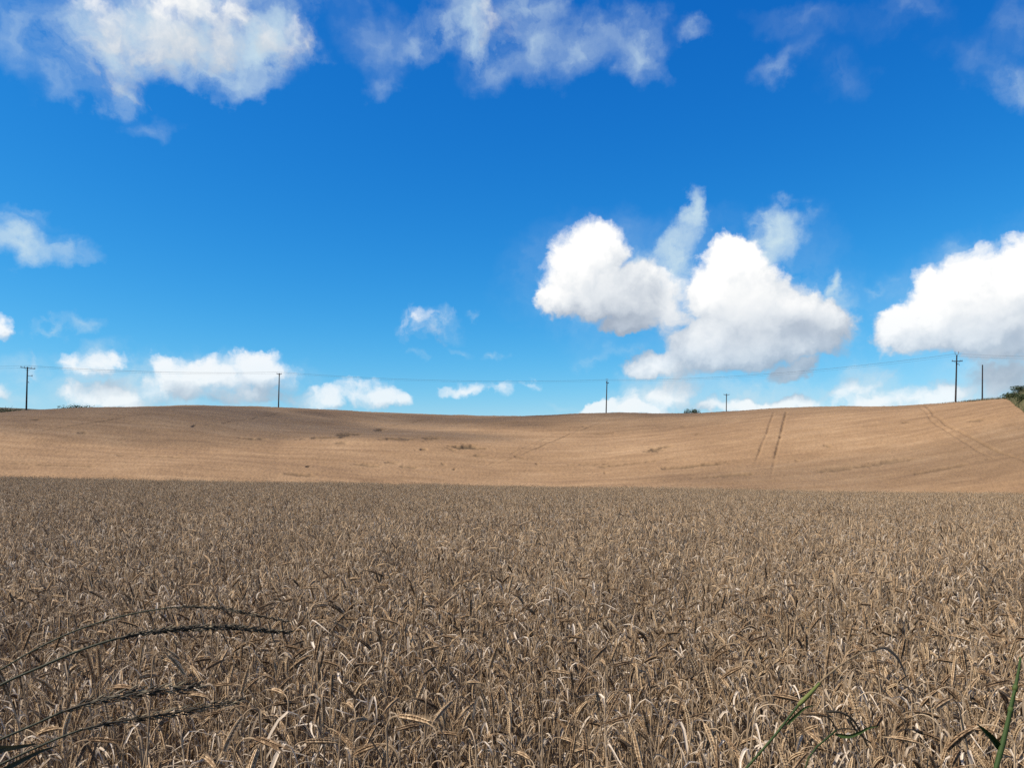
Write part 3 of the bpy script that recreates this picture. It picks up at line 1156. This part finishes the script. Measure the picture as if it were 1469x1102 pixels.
def leaf_cloud(r, centre, radii, n, size, z_floor=None):
    b = MB()
    lumps = [(np.array(centre) + np.array(radii) * r.uniform(-.55, .55, 3), r.uniform(.45, .75)) for _ in range(9)]
    for i in range(n):
        c, k = lumps[r.integers(len(lumps))]
        d = unit(r.normal(0, 1, 3)) * r.uniform(.5, 1.0) ** .5
        p = c + d * np.array(radii) * k
        if z_floor is not None and p[2] < z_floor:
            p[2] = z_floor + r.uniform(0, .1)
        a = unit(r.normal(0, 1, 3)); e = unit(np.cross(a, r.normal(0, 1, 3)))
        s = size * r.uniform(.6, 1.4)
        b.add([p - a * s, p - e * s * .5, p + a * s, p + e * s * .5], [(0, 1, 2, 3)], 0, float(r.uniform(.1, .9)))
    return b


def shrub(name, p, radii, label, cat, seed, n=900, size=.09, group=None, lobes=1):
    r = np.random.default_rng(seed)
    root = empty(name, tuple(p))
    tag(root, label, cat, group)
    b = MB()
    for k in range(lobes):
        off = 0 if lobes == 1 else (k / (lobes - 1) - .5) * 1.3 * radii[0]
        s = 1.0 if lobes == 1 else .62 + .1 * r.random()
        lc = leaf_cloud(r, (off, 0, radii[2] * s), (radii[0] * s, radii[1] * s, radii[2] * s), n // lobes, size, 0.0)
        k0 = len(b.v)
        b.v += lc.v; b.tone += lc.tone; b.mi += lc.mi; b.f += [tuple(q + k0 for q in f) for f in lc.f]
    link('foliage', b.mesh('foliage', [M_LEAFY]), root)
    w = MB()
    for k in range(7):
        a = r.uniform(0, 6.28)
        e = np.array((math.cos(a) * radii[0] * .7 * r.random(), math.sin(a) * radii[1] * .6, radii[2] * r.uniform(1.2, 1.9)))
        w.tube([(0, 0, -.3), e * .5 + r.normal(0, .08, 3), e], [.05, .035, .012], 5)
    link('stems', w.mesh('stems', [M_TWIG]), root)
    return root


def on_ground(px, y, dz=0.0):
    u = (px - CX) / F_PX
    return np.array((u * y, y, float(hill_canopy(u, y)) - CROP_H + dz))


shrub('bush', on_ground(993, 196, .55), (1.75, 1.2, 1.3), 'small dark two-lobed bush alone on the skyline', 'bush', 41, 1300, .12, lobes=3)
# hedges at the left end of the skyline
shrub('hedge', on_ground(4, 157, .75), (5.2, 1.0, 1.15), 'low dark hedge at the far left edge behind the leaning pole', 'hedge', 42, 1600, .12, lobes=7)
shrub('hedge', on_ground(112, 171, .75), (3.2, 1.0, 1.15), 'dark straggling hedge on the skyline right of the leaning pole', 'hedge', 43, 1500, .12, lobes=6)


def far_hill():
    xs = np.linspace(-900, -150, 60)
    ys = np.linspace(330, 900, 30)
    X, Y = np.meshgrid(xs, ys)
    PXs = X / 520 * F_PX + CX
    top = EYE + (HORIZON - np.interp(PXs, [-700, -200, 0, 60, 90, 140, 300], [578, 581, 585.5, 588.0, 590, 596, 640])) / F_PX * 520
    t = (Y - 330) / (520 - 330)
    Z = -8 + (top + 8) * np.where(t < 1, np.sin(np.clip(t, 0, 1) * math.pi / 2), np.maximum(1 - .25 * (t - 1) ** 2, .2))
    n, m = X.shape
    idx = np.arange(n * m).reshape(n, m)
    f = np.stack([idx[:-1, :-1], idx[:-1, 1:], idx[1:, 1:], idx[1:, :-1]], -1).reshape(-1, 4)
    mt = ground_mat('far_pasture', [(.3, (.045, .038, .024)), (.7, (.095, .075, .046))], .012, .5)
    tag(link('distant_hill', mesh_from('distant_hill', np.stack([X, Y, Z], -1).reshape(-1, 3), f, [mt], smooth=True)), kind='structure')


far_hill()


def bank_z(u, y):
    r_, d = bank_rise(u, y)
    return hill_canopy(u, y) - CROP_H + r_


def build_bank():
    us = np.linspace(.60, 1.45, 170)
    ts = np.linspace(.5, 1.5, 90)
    U, T = np.meshgrid(us, ts)
    Y = T * crest_y(U)
    X = U * Y
    r_, d = bank_rise(U, Y)
    Z = hill_canopy(U, Y) - CROP_H + r_ + .25 * (value_noise(X, Y, 1.2, 81) - .5) * (d > 0) - .5 * (d <= 0)
    n, m = X.shape
    idx = np.arange(n * m).reshape(n, m)
    f = np.stack([idx[:-1, :-1], idx[:-1, 1:], idx[1:, 1:], idx[1:, :-1]], -1).reshape(-1, 4)
    mt = ground_mat('bank_turf', [(.35, (.03, .04, .015)), (.7, (.12, .095, .05))], .25, 3)
    tag(link('grass_bank', mesh_from('grass_bank', np.stack([X, Y, Z], -1).reshape(-1, 3), f, [mt], smooth=True)), kind='structure')
    # rough grass on it, and the strip of verge running along the crest
    r = np.random.default_rng(82)
    b = MB()

    def blade(p, h, tone):
        a = r.uniform(0, 6.28)
        w = np.array((math.cos(a), math.sin(a), 0)) * h * .07
        t = np.array((r.normal(0, .25), r.normal(0, .25), 1.0)) * h
        b.add([p - w, p + w, p + t * .6 + w * .6, p + t], [(0, 1, 2), (0, 2, 3)], 0, tone)
    for i in range(9000):
        u = r.uniform(.615, .80); t = r.uniform(.68, 1.15)
        y = t * float(crest_y(u))
        d = float(bank_rise(u, y)[1])
        if d < .3:
            continue
        x = u * y
        green = float(value_noise(np.array([x + 50]), np.array([y]), 2.6, 83)[0])
        blade(np.array((x, y, float(bank_z(u, y)) - .05)), r.uniform(.25, .7), float(np.clip((green - .38) * 2.2 + r.normal(0, .12), 0, 1)))
    for i in range(5200):
        px = 1270 + 175 * r.random() ** .75
        u = (px - CX) / F_PX
        y = float(crest_y(u)) * r.uniform(1.01, 1.035)
        k = min(1.0, max(.0, (px - 1265) / 150))
        tone = float(np.clip(r.choice([.15, .75]) + r.normal(0, .12), 0, 1))
        h = CROP_H + r.uniform(.1, .3) + k * (.55 if tone > .4 else .25)
        blade(np.array((u * y, y, float(hill_canopy(u, y)) - CROP_H)), h, tone)
    tag(link('rough_grass', b.mesh('rough_grass', [M_DEAD])), 'rough green and straw coloured grass along the bank and the crest', 'grass', kind='stuff')


build_bank()


def on_bank(px, t, dz=0.0):
    u = (px - CX) / F_PX
    y = t * float(crest_y(u))
    return np.array((u * y, y, float(bank_z(u, y)) + dz))


shrub('bush', on_bank(1447, .99, -.15), (1.3, .8, .42), 'low dark bush on top of the bank, left of the largest one there', 'bush', 51, 700, .10)
shrub('bush', on_bank(1463, .985, -.1), (1.8, 1.0, .62), 'largest dark bush on the ridge of the bank at the right edge', 'bush', 52, 900, .10)
shrub('bush', on_bank(1456, .90, -.2), (1.2, .8, .5), 'green bush at the foot of the bank by the corner of the field', 'bush', 53, 800, .09)
shrub('bush', on_bank(1467, .85, -.2), (1.3, .8, .55), 'lowest green bush of the bank, at the right edge of the picture', 'bush', 54, 800, .09)

# ------------------------------------------------------------------ grasses of the verge, close to the camera
M_GRASS_DARK = plant_mat('dark_grass', [(0, (.014, .017, .010)), (.5, (.032, .034, .019)), (1, (.10, .09, .05))], translucent=.1, grain=60)
M_GRASS_SEED = plant_mat('grass_seed', [(0, (.014, .012, .008)), (.5, (.044, .035, .022)), (1, (.25, .20, .125))], translucent=.1, grain=120)
M_GREEN = plant_mat('green_stalk', [(0, (.012, .024, .005)), (.5, (.03, .056, .011)), (1, (.11, .125, .032))], translucent=.12, grain=60, stretch=(1, 1, .4))
M_BROWN = plant_mat('brown_stalk', [(0, (.05, .035, .02)), (.5, (.13, .09, .05)), (1, (.25, .18, .10))], translucent=.05, grain=60)


def curve(pts, n=40):
    """centripetal Catmull-Rom through the points, sampled evenly along its length"""
    p = np.asarray(pts, float)
    p = np.vstack([2 * p[0] - p[1], p, 2 * p[-1] - p[-2]])
    out = []
    for k in range(len(p) - 3):
        q = p[k:k + 4]
        t = np.concatenate([[0], np.cumsum([max(1e-5, np.linalg.norm(q[i + 1] - q[i]) ** .5) for i in range(3)])])
        for x in np.linspace(t[1], t[2], 24, endpoint=False):
            a = [(t[i + 1] - x) / (t[i + 1] - t[i]) * q[i] + (x - t[i]) / (t[i + 1] - t[i]) * q[i + 1] for i in range(3)]
            b = [(t[i + 2] - x) / (t[i + 2] - t[i]) * a[i] + (x - t[i]) / (t[i + 2] - t[i]) * a[i + 1] for i in range(2)]
            out.append((t[2] - x) / (t[2] - t[1]) * b[0] + (x - t[1]) / (t[2] - t[1]) * b[1])
    out.append(p[-2])
    out = np.array(out)
    L = np.concatenate([[0], np.cumsum(np.linalg.norm(np.diff(out, axis=0), axis=1))])
    w = np.linspace(0, L[-1], n + 1)
    return np.stack([np.interp(w, L, out[:, c]) for c in range(3)], -1)


def nearest(path, px, py):
    X = path[:, 0] / path[:, 1] * F_PX + CX
    Y = HORIZON - (path[:, 2] - EYE) / path[:, 1] * F_PX
    return int(np.argmin(np.hypot(X - px, Y - py)))


def rooted(pix, d0, d1, root_px):
    """photo points from the root side to the tip; the stalk runs on down to the ground out of the picture"""
    k = len(pix)
    ds = np.linspace(d0, d1, k)
    w = [to_world(a, b, d) for (a, b), d in zip(pix, ds)]
    g = to_world(root_px, 1400, d0)
    g[1] = d0 + .05; g[2] = float(near_z(g[0], g[1])) - .01
    d = unit(w[0] - w[1])
    reach = np.linalg.norm(g - w[0])
    m1 = w[0] + d * reach * .18
    m2 = (g + m1) / 2 + d * reach * .06
    return [g, m2, m1] + w


def flowering_grass(pix, d0, d1, root_px, label, r_stem, head_from, n_spk, spk_len, spk_w, flare, seed, two_sided=True, stem_mat=None, tail=None):
    r = np.random.default_rng(seed)
    path = curve(rooted(pix, d0, d1, root_px), 160)
    base = path[0].copy()
    root = empty('grass_stalk', tuple(base))
    tag(root, label, 'grass stalk', 'flowering grass stalks in the verge')
    loc = path - base
    n = len(loc)
    hs = nearest(path, *head_from)
    b = MB()
    b.tube(loc[:hs + 1], np.linspace(r_stem * 1.3, r_stem, hs + 1), 6, 0, .45)
    link('stem', b.mesh('stem', [stem_mat or M_GRASS_DARK], smooth=True), root)
    b = MB()
    b.tube(loc[hs:], np.linspace(r_stem * .9, r_stem * .35, n - hs), 5, 0, .35)
    head = link('seed_head', b.mesh('seed_head', [M_GRASS_SEED], smooth=True), root)
    view = np.array((0, 1.0, 0))
    for i in range(n_spk):
        t = (i + .4) / n_spk
        q = hs + t * (n - 1 - hs)
        k = min(int(q), n - 2)
        p = loc[k] * (1 - q + k) + loc[k + 1] * (q - k)
        ax = unit(loc[min(k + 2, n - 1)] - loc[max(k - 1, 0)])
        side = unit(np.cross(ax, view)) * (1 if i % 2 else -1)
        if not two_sided:
            side = side * (1 if i % 3 else -1)
        g = unit(ax + side * flare * r.uniform(.6, 1.3) + view * r.normal(0, .15))
        L = spk_len * r.uniform(.8, 1.15) * (1 - .45 * abs(2 * t - .9) ** 2)
        W = spk_w * r.uniform(.8, 1.2)
        sb = MB()
        # overlapping florets along the spikelet
        nfl = 4
        a2 = unit(np.cross(g, view))
        for f in range(nfl):
            o = p + side * r_stem * .8 + g * L * f / (nfl + 1)
            gg = unit(g + a2 * (.22 if f % 2 else -.22))
            l, w = L * .48, W * (1 - .12 * f)
            e = unit(np.cross(gg, a2)); c2 = unit(np.cross(e, gg))
            sb.add([o, o + gg * l * .45 + c2 * w, o + gg * l * .45 + e * w * .8, o + gg * l * .45 - c2 * w, o + gg * l * .45 - e * w * .8, o + gg * l],
                   [(0, 2, 1), (0, 3, 2), (0, 4, 3), (0, 1, 4), (5, 1, 2), (5, 2, 3), (5, 3, 4), (5, 4, 1)], 0, float(np.clip(r.normal(.45, .25), 0, 1)))
        link('spikelet', sb.mesh('spikelet', [M_GRASS_SEED]), head)
    return root


flowering_grass([(-40, 1010), (0, 984), (60, 957), (120, 932), (180, 914), (240, 905), (300, 901), (345, 901), (385, 906), (416, 908)], .95, 1.05, -420,
                'dark arching grass stalk with a long thick black seed head, lower of two tall arches', .0016, (172, 915), 34, .020, .0017, .09, 61)
flowering_grass([(-40, 985), (0, 962), (50, 933), (110, 905), (170, 886), (220, 876), (265, 871), (320, 874), (370, 884), (414, 893)], 1.1, 1.2, -380,
                'slender dark grass stalk arching highest at left, with a thin seed head', .0012, (255, 871), 26, .015, .0012, .07, 62)
flowering_grass([(-40, 1082), (0, 1062), (50, 1040), (95, 1020), (140, 1006), (190, 996), (240, 990), (288, 984)], .85, .92, -330,
                'dark grass stalk with broad comb-like seed head pointing right, lower left', .0014, (92, 1021), 17, .032, .0018, .13, 63)
flowering_grass([(-40, 1118), (0, 1098), (60, 1070), (120, 1047), (170, 1036), (220, 1028), (280, 1018), (345, 1006)], .88, .98, -300,
                'lowest dark grass stalk at left with narrow pressed seed head', .0014, (118, 1047), 20, .030, .0014, .08, 64)


def strap(pix, d0, d1, w0, seed, tone=.5, fold=.5):
    """a leaf blade through photo points"""
    ds = np.linspace(d0, d1, len(pix))
    c = curve([to_world(a, b, d) for (a, b), d in zip(pix, ds)], 26)
    b = MB()
    vs, fs = [], []
    for i, p in enumerate(c):
        t = i / (len(c) - 1)
        ax = unit(c[min(i + 1, len(c) - 1)] - c[max(i - 1, 0)])
        s = unit(np.cross(ax, (0, 1.0, 0)))
        nn = np.cross(ax, s)
        w = w0 * min(1, .5 + t * 3) * (1 - t ** 2.2) + .0003
        vs += [p - s * w + nn * w * fold, p, p + s * w + nn * w * fold]
    for i in range(len(c) - 1):
        for k in range(2):
            fs.append((i * 3 + k, i * 3 + k + 1, i * 3 + k + 4, i * 3 + k + 3))
    b.add(vs, fs, 0, tone)
    return b


def shift(b, base):
    b.v = [tuple(np.array(p) - base) for p in b.v]
    return b


# long blades at the lower left
for pix, lab, w, m in (([(-30, 1092), (0, 1076), (25, 1072), (55, 1068)], 'short dry blade of grass poking in at the lower left edge', .004, M_GRASS_DARK),
                       ([(-30, 1125), (20, 1098), (60, 1078), (85, 1070)], 'dark blade of grass rising from the lower left corner', .003, M_GRASS_DARK)):
    pts = rooted(pix, .85, .9, -300)
    base = np.array(pts[0])
    root = empty('verge_grass', tuple(base)); tag(root, lab, 'grass', 'single grasses in the verge')
    b = MB(); b.tube(curve(pts[:3], 20) - base, .0014, 5, 0, .4)
    link('stem', b.mesh('stem', [m]), root)
    link('blade', shift(strap(pix, .85, .9, w, 1, .5), base).mesh('blade', [m]), root)

# bent green-brown stalk, lower right of centre
pix = [(1040, 1140), (1070, 1104), (1110, 1058), (1148, 1010), (1180, 976), (1212, 951), (1240, 936), (1256, 936)]
pts = rooted(pix, 1.0, 1.06, 960)
path = curve(pts, 120)
kt = nearest(path, 1176, 980)
base = path[0].copy()
root = empty('weed_stalk', tuple(base))
tag(root, 'bent green and brown stalk leaning right with a pale swollen joint and limp dry tip', 'stalk', 'weed stalks in the verge')
b = MB(); b.tube(path[:kt + 1] - base, np.linspace(.0020, .0015, kt + 1), 7, 0, .35)
link('stem', b.mesh('stem', [M_GREEN], smooth=True), root)
b = MB(); b.tube(path[kt:] - base, np.linspace(.0015, .0009, len(path) - kt), 7, 0, .6)
link('stem_tip', b.mesh('stem_tip', [M_BROWN], smooth=True), root)
j = curve([to_world(*q) for q in ((1145, 1013, 1.02), (1160, 998, 1.02), (1176, 981, 1.03))], 12)
b = MB(); b.tube(j - base, [.0020, .0027, .0030, .0030, .0029, .0028, .0026, .0025, .0023, .0021, .0020, .0018, .0016], 8, 0, .95)
link('leaf_sheath', b.mesh('leaf_sheath', [M_GREEN], smooth=True), root)
link('leaf', shift(strap([(1128, 1040), (1142, 1027), (1155, 1016), (1168, 1013)], 1.0, 1.0, .0019, 2, .4), base).mesh('leaf', [M_GREEN]), root)
link('leaf', shift(strap([(1250, 936), (1268, 930), (1285, 942), (1296, 962), (1303, 985)], 1.06, 1.08, .0018, 3, .05), base).mesh('leaf', [M_LEAF]), root)

# dark twiggy weed beside it
pix = [(1150, 1130), (1160, 1088), (1176, 1068), (1192, 1056), (1200, 1048)]
pts = rooted(pix, .98, 1.0, 1130)
path = curve(pts, 60)
base = path[0].copy()
root = empty('weed_stalk', tuple(base))
tag(root, 'small dark curling weed with one green leaf, right of the bent stalk', 'weed', 'weed stalks in the verge')
b = MB(); b.tube(path - base, np.linspace(.0016, .0011, len(path)), 6, 0, .3)
link('stem', b.mesh('stem', [M_GREEN], smooth=True), root)
for q, w0 in (([(1200, 1048), (1188, 1030), (1150, 1025)], .0009), ([(1186, 1022), (1206, 1023), (1222, 1032), (1234, 1050), (1244, 1070)], .0017),
              ([(1218, 1032), (1226, 1046), (1240, 1060), (1250, 1067)], .0015), ([(1200, 1048), (1212, 1046), (1228, 1048)], .0011),
              ([(1192, 1056), (1186, 1022), (1185, 1020)], .0008)):
    b = MB(); c = curve([to_world(x_, y_, 1.0) for x_, y_ in q], 18)
    b.tube(c - base, np.linspace(w0, w0 * .6, len(c)), 6, 0, .15)
    link('twig', b.mesh('twig', [M_GRASS_SEED], smooth=True), root)
link('leaf', shift(strap([(1198, 1054), (1216, 1057), (1232, 1052), (1246, 1045), (1260, 1043)], 1.0, .99, .0024, 4, .6), base).mesh('leaf', [M_GREEN]), root)

# thick green stalk at the right edge
pix = [(1418, 1150), (1429, 1102), (1438, 1070), (1447, 1032), (1456, 990), (1461, 965), (1464, 944)]
pts = rooted(pix, .9, .95, 1400)
path = curve(pts, 90)
base = path[0].copy()
root = empty('weed_stalk', tuple(base))
tag(root, 'thick bright green stalk standing at the right edge with a dark side leaf', 'stalk', 'weed stalks in the verge')
kt = nearest(path, 1447, 1032)
rad = np.concatenate([np.linspace(.0026, .0028, kt), np.linspace(.0028, .0013, len(path) - kt)]) * (1 + .10 * np.sin(np.arange(len(path)) * 1.1))
b = MB(); b.tube(path - base, rad, 8, 0, .5)
link('stem', b.mesh('stem', [M_GREEN], smooth=True), root)
link('leaf', shift(strap([(1434, 1076), (1424, 1062), (1413, 1050), (1401, 1039)], .92, .91, .0036, 5, .1, .9), base).mesh('leaf', [M_GREEN]), root)
for tt in (nearest(path, 1436, 1078), nearest(path, 1450, 1020), nearest(path, 1457, 985)):
    p = path[tt] - base
    b = MB(); b.tube([p - (0, 0, .004), p, p + (0.0005, 0, .004)], [.0026, .0032, .0026], 8, 0, .6)
    link('joint', b.mesh('joint', [M_GREEN], smooth=True), root)
